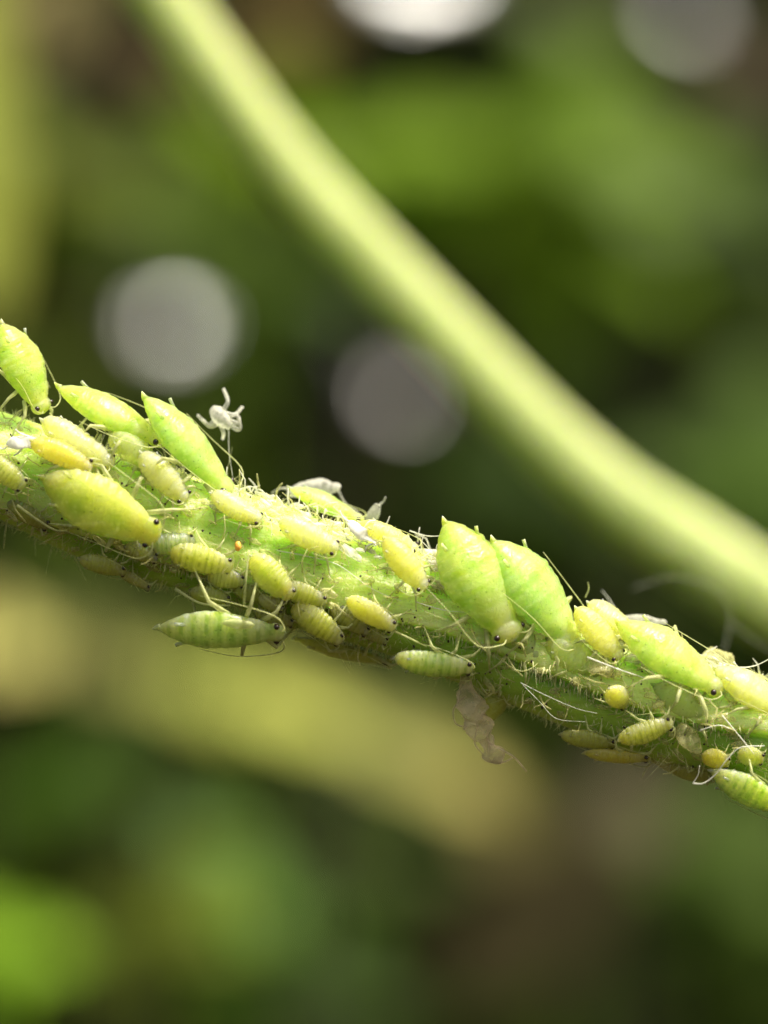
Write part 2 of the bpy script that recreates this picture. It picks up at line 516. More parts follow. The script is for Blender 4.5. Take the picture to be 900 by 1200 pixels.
single_leaf((270, 800), (430, 860), 230, 85, (.44, .48, .09), 'brightest yellow-green blurred leaf, below the head of the hanging green aphid')
single_leaf((410, 850), (530, 905), 280, 90, (.30, .31, .08), 'yellowish blurred leaf left below the hanging shed skin')
single_leaf((480, 880), (600, 940), 290, 70, (.42, .39, .11), 'pale yellow blurred leaf right below the hanging shed skin')
single_leaf((560, 930), (650, 1030), 330, 90, (.16, .14, .05), 'dim tan blurred leaf trailing off below the yellow ones')
single_leaf((-25, 400), (-40, -160), 170, 110, (.46, .52, .10), 'yellow-green upright leaf blurred along the upper left edge', (0.5, -0.8, 0.3))
single_leaf((10, 70), (90, -60), 260, 100, (.36, .30, .13), 'tan dry leaf blurred in the upper left corner')
single_leaf((90, 75), (250, 75), 200, 130, (.034, .020, .002), 'dark brown dead leaf blurred left of the slanting stem near the top')
single_leaf((280, 20), (400, 40), 250, 70, (.17, .12, .02), 'brown dead leaf blurred right of the slanting stem near the top')
single_leaf((520, 1180), (760, 940), 300, 150, (.060, .050, .022), 'brown withered leaf blurred below the right half of the stem')
single_leaf((690, 930), (800, 960), 280, 110, (.075, .062, .026), 'dull brown leaf blurred under the right end of the aphid stem')
single_leaf((840, 120), (940, 40), 360, 120, (.095, .075, .045), 'brownish leaf blurred in the upper right corner')

# waxy leaves that catch the sun and blur into pale discs: gently domed, turned so the sun mirrors into the lens
def glint_leaf(px, py, dep, Rc, tint, label, size=16.0, rough=0.17, off=(0, 0), amp=0.16):
    P = at(px, py, dep)
    toc = (Vector((0, -CAM_D, 0)) - P).normalized()
    nrm = (toc + SUN).normalized()
    lm = leaf_mat('leaf_waxy_' + str(len(bpy.data.materials)), tint, 0.2, rough, 0.3, 0.2, 0.5)
    root = empty('waxy_leaf', Matrix.Translation(P))
    xd = Vector((1, 0.1, -0.15))
    xd = (xd - nrm * xd.dot(nrm)).normalized()
    B = basis(xd, nrm)
    vs, fs = [], []
    nu, nv = 48, 32
    L, W = size, size * 0.62
    for i in range(nu + 1):
        t = i / nu
        w = W * 0.5 * (math.sin(math.pi * min(1, t ** 0.8)) ** 0.7 if 0 < t < 1 else 0) + 0.02
        for j in range(nv + 1):
            s = j / nv * 2 - 1
            x = L * (t - 0.45); y = w * s
            d2 = (x - off[0]) ** 2 + (y - off[1]) ** 2
            vs.append(B @ Vector((x, y, math.sqrt(max(1.0, Rc * Rc - d2)) - Rc + amp * noise.noise(Vector((x * .45 + px, y * .45, py))))))
    for i in range(nu):
        for j in range(nv):
            a = i * (nv + 1) + j
            fs.append((a, a + nv + 1, a + nv + 2, a + 1))
    mesh_obj('blade', vs, fs, lm, root)
    g = ground_h(P.x - 10, dep + 12)
    e = B @ Vector((-L * 0.45, 0, -1.5))
    pts = smooth_pts([e, e + Vector((-5, 3, -6)), Vector((-12, 12, (g - P.z) * .6)), Vector((-12, 12, g - P.z - 3))], 6)
    sv, sf = tube(pts, [0.5 + 0.02 * i for i in range(len(pts))], 6)
    mesh_obj('stalk', sv, sf, lm, root)
    return tag(root, label, 'leaf', 'waxy leaves glinting in the sun')
glint_leaf(195, 384, 400, 37, (.05, .06, .03), 'sunlit glint blurred to a pale grey disc above the left aphids', 6.5, amp=.06)
glint_leaf(216, 376, 406, 30, (.05, .06, .03), 'fainter glint disc overlapping the right of the pale grey one above the left aphids', 5, amp=.06)
glint_leaf(474, 470, 260, 14, (.035, .035, .03), 'dim mauve-grey glint disc touching the slanting stem', 4.2)
glint_leaf(455, 450, 264, 7, (.035, .035, .03), 'very faint glint disc just left of the mauve-grey one', 3)
glint_leaf(470, -28, 400, 64, (.06, .07, .03), 'brightest white glint disc cut by the top edge', 9)
glint_leaf(514, -32, 404, 48, (.06, .07, .03), 'white glint disc overlapping the brightest one at the top edge', 9)
glint_leaf(795, 12, 400, 18, (.05, .055, .03), 'grey glint disc at the upper right, cut by the top edge', 5)
glint_leaf(814, 24, 404, 17, (.05, .055, .03), 'faint glint disc inside the grey one at the upper right', 4)
glint_leaf(858, 62, 400, 18, (.05, .055, .03), 'faint glint disc lowest at the upper right corner', 5)

# ------------------------------------------------------------------ the slanting stem behind
def step_angle(x):
    return R_(-35 + (x * PXMM + 150) * 0.066 + 5 * math.sin(x * 0.9))
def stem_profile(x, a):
    """radius factor and paleness round the stem: a swollen upper ridge that overhangs a green channel below it, deepened with painted shade"""
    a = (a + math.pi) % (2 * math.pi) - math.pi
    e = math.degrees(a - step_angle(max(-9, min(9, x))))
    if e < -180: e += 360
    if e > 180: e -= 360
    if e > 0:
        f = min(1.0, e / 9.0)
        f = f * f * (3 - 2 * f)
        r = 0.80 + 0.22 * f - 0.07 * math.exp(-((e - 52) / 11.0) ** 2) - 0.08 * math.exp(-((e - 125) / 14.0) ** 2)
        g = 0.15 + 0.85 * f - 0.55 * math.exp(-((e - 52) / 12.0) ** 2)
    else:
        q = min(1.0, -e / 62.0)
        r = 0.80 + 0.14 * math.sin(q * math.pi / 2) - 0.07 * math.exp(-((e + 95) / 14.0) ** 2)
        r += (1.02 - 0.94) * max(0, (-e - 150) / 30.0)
        g = 0.05 + 0.45 * q * q  # low paleness: the channel's own green plus some shade painted in
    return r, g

def ribbed_stem(name, path, rads, nr, depth, mat, ns=48, twist=0.0, wob=0.03, seed=1):
    vs, fs, rib = [], [], []
    m = len(path)
    for i, p in enumerate(path):
        t = (path[min(i + 1, m - 1)] - path[max(i - 1, 0)]).normalized()
        s = Vector((0, -1, 0)); s = (s - t * s.dot(t)).normalized()     # towards the camera
        u = s.cross(t); 
        if u.z < 0: u = -u
        for k in range(ns):
            a = 2 * math.pi * k / ns
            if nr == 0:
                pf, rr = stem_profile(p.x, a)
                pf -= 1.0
            else:
                rr = (0.5 + 0.5 * math.cos(nr * (a + twist * i / m))) ** 0.7
                pf = -depth + depth * rr
            w = noise.noise(Vector((i * 0.045 + seed, math.cos(a) * 1.3, math.sin(a) * 1.3)))
            r = rads[i] * (1 + pf + wob * w)
            vs.append(p + (s * math.cos(a) + u * math.sin(a)) * r)
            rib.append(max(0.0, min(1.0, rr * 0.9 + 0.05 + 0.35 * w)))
    for i in range(m - 1):
        for k in range(ns):
            k2 = (k + 1) % ns
            fs.append((i * ns + k, i * ns + k2, (i + 1) * ns + k2, (i + 1) * ns + k))
    fs.append(tuple(range(ns))); fs.append(tuple((m - 1) * ns + k for k in reversed(range(ns))))
    return vs, fs, rib

BD = 30.0
bp = [at(-70, -393, BD), at(60, -193, BD), at(199, 7, BD), at(273, 113, BD), at(352, 215, BD), at(441, 308, BD), at(534, 405, BD), at(629, 502, BD), at(722, 584, BD), at(815, 645, BD), at(895, 700, BD),
      at(1060, 810, BD + 3), at(1500, 1250, BD + 8), Vector((38, BD + 16, -120)), Vector((42, BD + 18, -268))]
bpath = smooth_pts(bp, 10)
brad = [0.80 + 0.25 * max(0, (i - 50) / 60) - (0.5 * max(0, 1 - i / 12)) for i in range(len(bpath))]
bv, bf, br = ribbed_stem('stem', bpath, brad, 4, 0.06, M['stem_back'], 32, 0.6, 0.03, 9)
bo = mesh_obj('plant_stem', bv, bf, M['stem_back'], attrs={'rib': br})
tag(bo, 'smooth yellow-green stem slanting blurred behind the aphid colony', 'stem')

# ------------------------------------------------------------------ the aphid stem
AX = [(-900, 60), (-500, 330), (-250, 452), (-100, 512), (0, 548), (100, 588), (200, 622), (300, 652), (400, 686), (500, 720), (600, 764), (700, 806), (800, 840), (900, 868), (1000, 898), (1200, 970)]
RADPX = [(-900, 18), (-500, 40), (-100, 60), (0, 61), (200, 70), (300, 69), (400, 68), (500, 65), (600, 60), (700, 60), (800, 63), (900, 65), (1200, 68)]
ax_pts = [at(x, y, 0) for x, y in AX] + [Vector((26, 4, -18)), Vector((38, 10, -60)), Vector((42, 14, -160)), Vector((42, 16, -268))]
apath = smooth_pts(ax_pts, 22)
def radius_at(x):
    return lerp_tab(RADPX, x * PXMM + 450) / PXMM
arad = [radius_at(p.x) if p.x < 12 else radius_at(12) * (1 + 0.006 * (12 - p.z) * 0.1) for p in apath]
# resample the visible part more finely
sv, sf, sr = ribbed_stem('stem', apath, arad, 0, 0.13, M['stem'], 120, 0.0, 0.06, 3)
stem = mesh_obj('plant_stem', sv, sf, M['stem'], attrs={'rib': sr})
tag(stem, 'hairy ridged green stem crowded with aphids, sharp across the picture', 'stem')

VIS = [p for p in apath if -9.5 < p.x < 12]
def axis_near(P):
    """nearest axis point in the picture plane, tangent, and normal (up) there"""
    best = None
    for a, b in zip(VIS, VIS[1:]):
        d = b - a
        t = max(0, min(1, (P - a).dot(d) / d.length_squared))
        q = a + d * t
        ds = (P - q).length
        if best is None or ds < best[0]:
            best = (ds, q, d.normalized())
    _, q, tg = best
    n = Vector((-tg.z, 0, tg.x))
    if n.z < 0: n = -n
    return q, tg, n

def surf(x_along, phi, lift=0.0):
    """point on the stem surface: position along axis (x, mm) and angle phi (0 towards camera, 90 deg up)"""
    q, tg, n = axis_near(Vector((x_along, 0, at(0, lerp_tab(AX, x_along * PXMM + 450), 0).z)))
    d = Vector((0, -1, 0)) * math.cos(phi) + n * math.sin(phi)
    return q + d * (radius_at(q.x) * stem_profile(q.x, phi)[0] + lift), d, tg

def project_to_stem(P):
    q, tg, n = axis_near(P)
    v = P - q
    v = v - tg * v.dot(tg)
    if v.length < 1e-6: v = Vector((0, -1, 0))
    v.normalize()
    a = math.atan2(v.dot(n), -v.y)
    return q + v * radius_at(q.x) * stem_profile(q.x, a)[0], (P - q).length

# short hairs over the whole stem (too small to pick apart)
rh = random.Random(11)
hv, hf = [], []
def add_hair(base, d, L, r, bend=0.3):
    side = Vector((rh.uniform(-1, 1), rh.uniform(-1, 1), rh.uniform(-1, 1))) * bend * L
    tube([base - d * 0.03, base + d * L * 0.5 + side * 0.3, base + d * L + side], [r, r * 0.7, r * 0.2], 4, hv, hf)
for i in range(5600):
    x = rh.uniform(-8.4, 8.4)
    phi = rh.uniform(-math.pi * 0.75, math.pi * 0.75)
    b, d, tg = surf(x, phi)
    dd = (d + tg * rh.uniform(-.5, .5) + Vector((rh.uniform(-.3, .3), rh.uniform(-.3, .3), rh.uniform(-.3, .3)))).normalized()
    add_hair(b, dd, rh.uniform(0.05, 0.17), rh.uniform(0.005, 0.010))
for i in range(520):      # the denser bristle row under the front ridge
    x = rh.uniform(-4.5, 6.5)
    phi = step_angle(x) + rh.gauss(0.06, 0.06)
    b, d, tg = surf(x, phi, 0.01)
    dd = (d * 0.5 + Vector((-0.1, 0, -1)) + tg * rh.uniform(-.3, .3)).normalized()
    add_hair(b, dd, rh.uniform(0.07, 0.17), rh.uniform(0.010, 0.015), 0.15)
for i in range(230):      # longer wispy hairs
    x = rh.uniform(-8.2, 8.2)
    phi = rh.uniform(-1.8, 2.0)
    b, d, tg = surf(x, phi)
    dd = (d * rh.uniform(.3, 1) + tg * rh.uniform(-1.4, 1.4) + Vector((0, rh.uniform(-.4, .4), rh.uniform(-.5, .3)))).normalized()
    add_hair(b, dd, rh.uniform(0.2, 0.5), rh.uniform(0.005, 0.008), 0.6)
ho = mesh_obj('hairs', hv, hf, M['hair'], stem)
ho['kind'] = 'stuff'
# ------------------------------------------------------------------ aphids
ADULT_W = [(0, .06), (.03, .24), (.10, .50), (.22, .80), (.37, .99), (.52, .96), (.66, .82), (.76, .68), (.835, .52), (.862, .455), (.905, .50), (.95, .46), (.985, .29), (1, .04)]
NYMPH_W = [(0, .10), (.035, .44), (.12, .72), (.25, .92), (.42, 1.0), (.58, .97), (.72, .85), (.81, .71), (.862, .56), (.905, .58), (.955, .49), (.985, .30), (1, .04)]
def body_geo(L, W, H, adult, rnd, bendz=0.0, bendy=0.0):
    """one continuous body with head; x forward, z up (back), centre line at z=0"""
    tab = ADULT_W if adult else NYMPH_W
    nu, nv = 56, 30
    vs, fs, au, av = [], [], [], []
    joints = [.10, .17, .25, .33, .41, .49, .57, .66, .76, .87]
    ph = rnd.uniform(0, 50)
    for i in range(nu + 1):
        u = i / nu
        u = 0.5 - 0.5 * math.cos(math.pi * u) * (0.55 + 0.45 * abs(math.cos(math.pi * u))) if False else u
        w = lerp_tab(tab, u)
        g = sum(math.exp(-((u - j) / 0.013) ** 2) for j in joints)
        gd = 0.05 if not adult else 0.026
        for k in range(nv):
            a = 2 * math.pi * k / nv
            cy_, sz = math.cos(a), math.sin(a)
            lat = abs(cy_) ** 3
            n1 = noise.noise(Vector((u * 5 + ph, cy_ * 1.2, sz * 1.2)))
            n2 = noise.noise(Vector((u * 22 + ph, cy_ * 4.0, sz * 4.0)))
            k_ = w * (1 - gd * g * (0.5 + 1.2 * lat) + 0.045 * lat - 0.03 * math.exp(-((abs(sz) - 0.45) / 0.16) ** 2) - 0.05 * math.exp(-((u - .70) / .03) ** 2) + 0.055 * n1 + 0.020 * n2)
            y = W * k_ * cy_
            z = H * 0.5 * k_ * sz * (1.0 if sz > 0 else 0.72)
            x = L * (u - 0.5)
            z += bendz * L * ((u - 0.5) ** 2 - 0.08)
            y += bendy * L * ((u - 0.5) ** 2 - 0.08)
            vs.append(Vector((x, y, z))); au.append(u); av.append(sz)
    for i in range(nu):
        for k in range(nv):
            k2 = (k + 1) % nv
            fs.append((i * nv + k, (i + 1) * nv + k, (i + 1) * nv + k2, i * nv + k2))
    fs.append(tuple(reversed(range(nv)))) ; fs.append(tuple(nu * nv + k for k in range(nv)))
    fs = [tuple(reversed(f)) for f in fs]
    return vs, fs, au, av

def aphid_frame(tail, head, wpx, phi=None, dy=0.0, tilt=0.0, roll=0.0, adult=False):
    c = ((tail[0] + head[0]) / 2, (tail[1] + head[1]) / 2)
    W = wpx / PXMM / 2 * 0.95
    H = W * 2 * (0.70 if adult else 0.78)
    y = -0.8
    for _ in range(4):
        P = at(c[0], c[1], y)
        q, tg, n = axis_near(Vector((P.x, 0, P.z)))
        s = (Vector((P.x, 0, P.z)) - q).dot(n)
        rad = radius_at(q.x)
        ro = rad + 0.05 * W + H * 0.40
        if phi is None:
            sp = max(-0.97, min(0.97, s / ro))
            ph = math.asin(sp)
        else:
            ph = R_(phi)
        y = -ro * math.cos(ph) + dy
    P = at(c[0], c[1], y)
    nrm = n * math.sin(ph) + Vector((0, -1, 0)) * math.cos(ph)
    a, b = at(tail[0], tail[1], y), at(head[0], head[1], y)
    d = (b - a)
    L = d.length
    d = (d.normalized() + Vector((0, tilt, 0))).normalized()
    L = L * math.sqrt(1 + tilt * tilt)
    z = (nrm - d * nrm.dot(d)).normalized()
    if roll:
        z = Matrix.Rotation(R_(roll), 3, d) @ z
    yv = z.cross(d)
    B = Matrix((d, yv, z)).transposed()
    return P, B, L, W, H

def aphid(tail, head, wpx, mat, label, adult=False, phi=None, dy=0.0, tilt=0.0, roll=0.0, seed=0, limb='limb', legs=True, horns=True, wing=0, bendz=0.0, antenna=True):
    rnd = random.Random(seed * 13 + 5)
    P, B, L, W, H = aphid_frame(tail, head, wpx, phi, dy, tilt, roll, adult)
    gap = 0.06
    Mx = B.to_4x4(); Mx.translation = P - B @ Vector((0, 0, H * 0.36 + gap))
    root = empty('aphid', Mx)
    Mi = Mx.inverted()
    zc = H * 0.36 + gap
    cen = Vector((0, 0, zc))
    bv_, bf_, au, av = body_geo(L * 0.97, W, H, adult, rnd, bendz, rnd.uniform(-.07, .07) if adult else rnd.uniform(-.16, .16))
    mesh_obj('body', [v + cen for v in bv_], bf_, M[mat], root, attrs={'u': au, 'v': av})
    tab = ADULT_W if adult else NYMPH_W
    sc_ = L / 2.2
    # eyes
    for s in (-1, 1):
        ue = 0.925
        e = Vector((L * 0.97 * (ue - .5), s * W * lerp_tab(tab, ue) * 0.93, zc + H * 0.10 + bendz * L * 0.1))
        ev, ef = blob(e, max(0.032, 0.056 * sc_ ** 0.5), 8, 6)
        mesh_obj('eye', ev, ef, M['eye'], root)
    # tail tip
    tv, tf = tube([Vector((-L * .47, 0, zc)), Vector((-L * .495, 0, zc + .01)), Vector((-L * .53, 0, zc + 0.02 * L))], [.05 * sc_ + .02, .035 * sc_ + .012, .008], 8)
    mesh_obj('cauda', tv, tf, M[mat], root, attrs={'u': [0.05] * len(tv), 'v': [0.5] * len(tv)})
    # siphuncles: two small tubes near the rear
    if horns:
        for s in (-1, 1):
            u0 = 0.2
            w0 = lerp_tab(tab, u0)
            b0 = Vector((L * .97 * (u0 - .5), s * W * w0 * .72, zc + H * .5 * w0 * .62))
            dv = Vector((-0.93, s * 0.30, 0.22)).normalized()
            ln = (0.065 if adult else 0.05) * L
            tv, tf = tube([b0 - dv * .03, b0 + dv * ln * .5, b0 + dv * ln], [.030 * sc_ + .008, .024 * sc_ + .006, .026 * sc_ + .006], 7)
            mesh_obj('siphuncle', tv, tf, M[mat], root, attrs={'u': [0.3] * len(tv), 'v': [0.5] * len(tv)})
    # legs
    if legs:
        for s in (-1, 1):
            for j, (uh, ang, ln) in enumerate(((.80, 50, .46), (.68, 8, .44), (.58, -50, .56))):
                a = R_(ang + rnd.uniform(-16, 16))
                hip = Vector((L * .97 * (uh - .5), s * W * lerp_tab(tab, uh) * .62, zc - H * .22))
                out = Vector((math.sin(a), s * math.cos(a), 0))
                ll = ln * L * rnd.uniform(.85, 1.1) * (1.0 if adult else .85)
                knee = hip + out * ll * .46 + Vector((0, 0, ll * rnd.uniform(.02, .16)))
                ft = hip + out * ll * rnd.uniform(.72, .95) - Vector((0, 0, zc * 0.7))
                fw, dist = project_to_stem(Mx @ ft)
                kw = Mx @ knee
                if (fw - kw).length < ll * 1.0:
                    ft = Mi @ fw
                else:
                    dv = (ft - knee).normalized() * ll * .55
                    ft = knee + dv
                # keep the knee outside the stem
                kp, kd = project_to_stem(kw)
                q, tg, n = axis_near(kw)
                if kd < radius_at(q.x) + 0.04:
                    knee = Mi @ (q + (kp - q).normalized() * (radius_at(q.x) + 0.08))
                ank = ft + (knee - ft).normalized() * 0.10 * ll
                rr = 0.034 * sc_ ** 0.6
                pts = [hip, hip.lerp(knee, .5) + Vector((0, 0, .02)), knee, knee.lerp(ank, .5), ank, ft + (ft - knee).normalized() * 0.02 + out * 0.06 * ll]
                tv, tf = tube(pts, [rr * 1.15, rr * 1.35, rr * .95, rr * .62, rr * .55, rr * .35], 6)
                lg = mesh_obj('leg', tv, tf, M[limb], root)
                cv, cf = blob(pts[-1].lerp(ank, .25), rr * .6, 6, 4)
                mesh_obj('foot', cv, cf, M['tip'], lg)
    if antenna:
        for s in (-1, 1):
            h0 = Vector((L * .97 * .465, s * W * .22, zc + H * .12))
            spread = rnd.uniform(.7, 1.2)
            pts = smooth_pts([h0, h0 + Vector((.02 * L, s * .07 * L, .03 * L)), h0 + Vector((-.06 * L, s * .20 * L * spread, .02 * L)),
                              h0 + Vector((-.34 * L, s * (.25 * spread) * L, -.02 * L + rnd.uniform(-.04, .05) * L)), h0 + Vector((-.62 * L, s * (.28 * spread) * L, -.06 * L + rnd.uniform(-.05, .05) * L))], 4)
            m = len(pts)
            r0 = .015 * sc_ ** .6
            tv, tf = tube(pts, [r0 * (1 - .72 * i / m) for i in range(m)], 5)
            mesh_obj('antenna', tv, tf, M[limb], root)
    if wing:
        for s in (wing,):
            wv, wf = blob(Vector((0, 0, 0)), 1.0, 12, 8)
            wv = [Vector((L * (.10 + .15 * v.x), s * (W * .66 + W * .26 * v.y), zc + H * .20 + H * .15 * v.z)) for v in wv]
            if s < 0: wf = [tuple(reversed(f)) for f in wf]
            mesh_obj('wing_pad', wv, wf, M['limb'], root)
    tag(root, label, 'aphid', 'aphids crowded on the stem')
    return root

A = [
 # tail, head, width px, material, label, options
 ((2, 378), (52, 486), 68, 'green', 'large lime aphid with tail raised at the upper left corner of the stem', dict(adult=True, phi=62, tilt=.1, dy=.1)),
 ((66, 452), (197, 522), 54, 'green', 'plump lime aphid on the upper outline, second from the left edge', dict(adult=True, phi=58, tilt=-.05)),
 ((168, 464), (272, 582), 66, 'fresh', 'slim fresh green aphid with tail high, beside the white shed skin with legs', dict(adult=True, phi=60, tilt=.12)),
 ((36, 516), (110, 550), 30, 'orange', 'small orange nymph with white wax at its tail, left end', dict(phi=18, dy=-.25, legs=True)),
 ((48, 492), (134, 548), 40, 'pale', 'pale straw aphid lying under the plump lime aphid at upper left', dict(phi=30)),
 ((48, 558), (190, 630), 72, 'straw', 'biggest yellow-green aphid, broad and smooth, on the left front of the stem', dict(adult=True, phi=-6, tilt=.02, roll=12)),
 ((164, 530), (220, 588), 36, 'pale', 'pale yellow aphid tucked below the slim fresh green one', dict(phi=28)),
 ((-16, 536), (30, 572), 30, 'nymph', 'yellowish nymph cut by the left edge', dict(phi=5)),
 ((198, 646), (275, 665), 36, 'nymph', 'ribbed yellow nymph right of the biggest yellow-green aphid', dict(phi=-22)),
 ((174, 640), (230, 634), 28, 'glass', 'small glassy pale nymph behind the head of the biggest yellow-green aphid', dict(phi=-10, dy=.12)),
 ((242, 673), (288, 682), 28, 'nymph', 'small oval nymph directly below the ribbed yellow one', dict(phi=-32)),
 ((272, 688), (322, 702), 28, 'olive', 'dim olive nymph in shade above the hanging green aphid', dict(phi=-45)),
 ((294, 651), (343, 702), 38, 'straw', 'slanting yellow nymph, uppermost of the middle cluster', dict(phi=-20, dy=-.05)),
 ((329, 686), (384, 707), 30, 'nymph', 'pale ribbed nymph touching the slanting nymph in the middle cluster', dict(phi=-34, dy=-.1)),
 ((342, 708), (404, 752), 40, 'nymph', 'olive-yellow ribbed nymph lowest in the middle cluster', dict(phi=-48, dy=-.15)),
 ((386, 710), (434, 742), 30, 'nymph', 'yellow nymph half hidden behind the brighter one in the middle cluster', dict(phi=-42)),
 ((406, 701), (465, 737), 31, 'yellow', 'bright yellow ribbed nymph at the right end of the middle cluster', dict(phi=-34, dy=-.22)),
 ((183, 735), (338, 741), 55, 'glass', 'long translucent green aphid hanging below the stem at left', dict(adult=True, phi=-64, dy=-.44, roll=-20, wing=1)),
 ((461, 771), (558, 783), 39, 'glass', 'ribbed blue-green nymph with black eye under the middle of the stem', dict(phi=-52, dy=-.30)),
 ((326, 610), (398, 646), 34, 'pale', 'pale lime slender aphid on the sunlit upper side left of centre', dict(phi=24)),
 ((246, 578), (308, 612), 30, 'pale', 'pale nymph just below the head of the slim fresh green aphid', dict(phi=35)),
 ((450, 630), (500, 692), 34, 'yellow', 'bright yellow aphid pointing down, left of the large aphid pair', dict(phi=24, dy=-.12)),
 ((420, 612), (492, 646), 30, 'yellow', 'pale yellow aphid on the top edge behind the bright yellow one', dict(phi=52)),
 ((338, 572), (428, 612), 40, 'fresh', 'pale green aphid behind the top edge under a white skin', dict(adult=True, phi=75, dy=.5)),
 ((520, 610), (602, 754), 84, 'green', 'large spotted lime aphid, left one of the large pair right of centre', dict(adult=True, phi=42, tilt=-.10, roll=10)),
 ((576, 632), (676, 760), 88, 'fresh', 'large smooth green aphid, right one of the large pair', dict(adult=True, phi=52, tilt=.08, dy=.1)),
 ((674, 712), (728, 774), 38, 'yellow', 'yellow aphid right behind the large pair on the upper edge', dict(phi=38)),
 ((688, 706), (748, 752), 42, 'pale', 'pale yellow aphid on the skyline above the yellow one right of the pair', dict(phi=66, dy=.2)),
 ((722, 728), (850, 812), 66, 'green', 'large pale lime aphid on the upper edge near the right side', dict(adult=True, phi=45)),
 ((712, 806), (736, 828), 28, 'yellow', 'tiny round yellow nymph seen end-on below the large pale lime aphid', dict(phi=-5, tilt=1.1)),
 ((724, 868), (790, 846), 29, 'nymph', 'yellowish ribbed nymph tilted up to the right on the lower right side', dict(phi=-32, dy=-.15)),
 ((684, 882), (764, 889), 22, 'orange', 'narrow orange-yellow nymph lowest on the right underside', dict(phi=-62)),
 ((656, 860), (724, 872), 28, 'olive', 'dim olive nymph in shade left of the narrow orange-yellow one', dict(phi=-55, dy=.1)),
 ((832, 902), (930, 952), 52, 'glass', 'green aphid hanging under the stem, cut by the right edge', dict(adult=True, phi=-60, dy=-.3)),
 ((822, 884), (856, 894), 27, 'orange', 'small orange nymph above the green aphid at the right edge', dict(phi=-35)),
 ((864, 882), (896, 890), 26, 'straw', 'small yellow-green nymph between the orange nymph and the right edge', dict(phi=-28)),
 ((836, 782), (930, 842), 52, 'pale', 'bright yellowish sunlit aphid on the top edge, cut by the right edge', dict(adult=True, phi=50)),
 ((92, 654), (150, 670), 28, 'olive', 'dim olive nymph below the biggest yellow-green aphid', dict(phi=-50)),
 ((138, 668), (178, 690), 19, 'nymph', 'tiny yellow nymph hanging at the lower left underside', dict(phi=-64)),
 ((528, 650), (548, 690), 22, 'orange', 'orange-yellow nymph peeping out left of the large pair', dict(phi=38, dy=.2)),
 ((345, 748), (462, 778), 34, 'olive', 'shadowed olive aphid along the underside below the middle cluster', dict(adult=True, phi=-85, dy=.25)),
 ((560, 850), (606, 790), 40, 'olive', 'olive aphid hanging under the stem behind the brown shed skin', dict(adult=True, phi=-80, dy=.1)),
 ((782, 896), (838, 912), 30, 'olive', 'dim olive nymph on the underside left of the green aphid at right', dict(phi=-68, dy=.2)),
 ((128, 508), (186, 548), 38, 'ghost', 'glassy pale aphid under the middle of the upper left trio', dict(phi=36, dy=.1)),
 ((556, 702), (636, 774), 50, 'ghost', 'glassy lime aphid half hidden below the heads of the large pair', dict(adult=True, phi=18, dy=.32)),
 ((640, 748), (706, 792), 42, 'ghost', 'glassy lime aphid pressed to the stem below the right one of the large pair', dict(phi=18, dy=.3)),
 ((764, 802), (838, 848), 42, 'ghost', 'glassy lime aphid pressed to the stem under the large pale lime one', dict(adult=True, phi=5, dy=.3)),
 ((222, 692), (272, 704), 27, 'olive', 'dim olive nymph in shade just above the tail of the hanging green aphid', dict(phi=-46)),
 ((298, 716), (346, 730), 27, 'nymph', 'yellowish nymph squeezed behind the head of the hanging green aphid', dict(phi=-52, dy=.1)),
 ((302, 700), (334, 713), 21, 'yellow', 'tiny yellow nymph below the slanting one in the middle cluster', dict(phi=-42, dy=-.1)),
 ((422, 736), (456, 752), 22, 'nymph', 'small nymph below the bright yellow one at the end of the middle cluster', dict(phi=-48)),
 ((146, 640), (186, 655), 24, 'nymph', 'small nymph under the head of the biggest yellow-green aphid', dict(phi=-32)),
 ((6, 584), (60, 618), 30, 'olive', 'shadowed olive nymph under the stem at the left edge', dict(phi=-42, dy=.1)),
]
for i, (tl, hd, w, mt, lb, kw) in enumerate(A):
    aphid(tl, hd, w, mt, lb, seed=i + 1, **kw)

# ------------------------------------------------------------------ shed skins, wax, threads
def crumple(vs, amp, f, seed):
    return [v + noise.noise_vector(v * f + Vector((seed * 7.1, 3.3, 1.7))) * amp for v in vs]

def shed_skin(tail, head, wpx, y, mat, label, legspx=(), amp=0.07, seed=0, flat=.6, nl=4, legr=.022):
    """an empty crumpled aphid skin with its leg sleeves"""
    a, b = at(tail[0], tail[1], y), at(head[0], head[1], y)
    c = (a + b) / 2
    d = (b - a); L = d.length
    B = basis(d, Vector((0, -1, .4)))
    Mx = B.to_4x4(); Mx.translation = c
    root = empty('shed_skin', Mx)
    rnd = random.Random(seed)
    W = wpx / PXMM / 2
    vs, fs, _, _ = body_geo(L, W, W * 2 * flat, False, rnd)
    mesh_obj('body_skin', crumple(vs, amp, 4.0, seed), fs, M[mat], root)
    Mi = Mx.inverted()
    for pl in legspx:
        pts = [Mi @ at(q[0], q[1], y + (q[2] if len(q) > 2 else 0)) for q in pl]
        pts = smooth_pts(pts, 4)
        m = len(pts)
        tv, tf = tube(pts, [legr * (1.0 - .45 * i / m) for i in range(m)], 6)
        mesh_obj('leg_skin', tv, tf, M[mat], root)
    return tag(root, label, 'shed skin', 'empty shed aphid skins')
shed_skin((246, 477), (272, 501), 17, .3, 'skin', 'white shed skin with curled legs standing above the slim green aphid',
          [[(262, 480), (267, 470), (262, 456, .2)], [(263, 484), (275, 486), (284, 477, .2)], [(268, 492), (280, 496), (278, 486)], [(272, 500), (281, 503), (280, 488)],
           [(252, 492), (244, 498), (231, 486)], [(256, 496), (246, 500), (238, 492)], [(258, 497), (262, 508), (261, 514, .4)]], .04, 1, .9, legr=.045)
shed_skin((338, 576), (398, 570), 22, .7, 'skin', 'white shed skin lying blurred on the top edge over the pale green aphid',
          [[(345, 575), (330, 572), (318, 578)], [(395, 572), (405, 590), (420, 600)]], .06, 2)
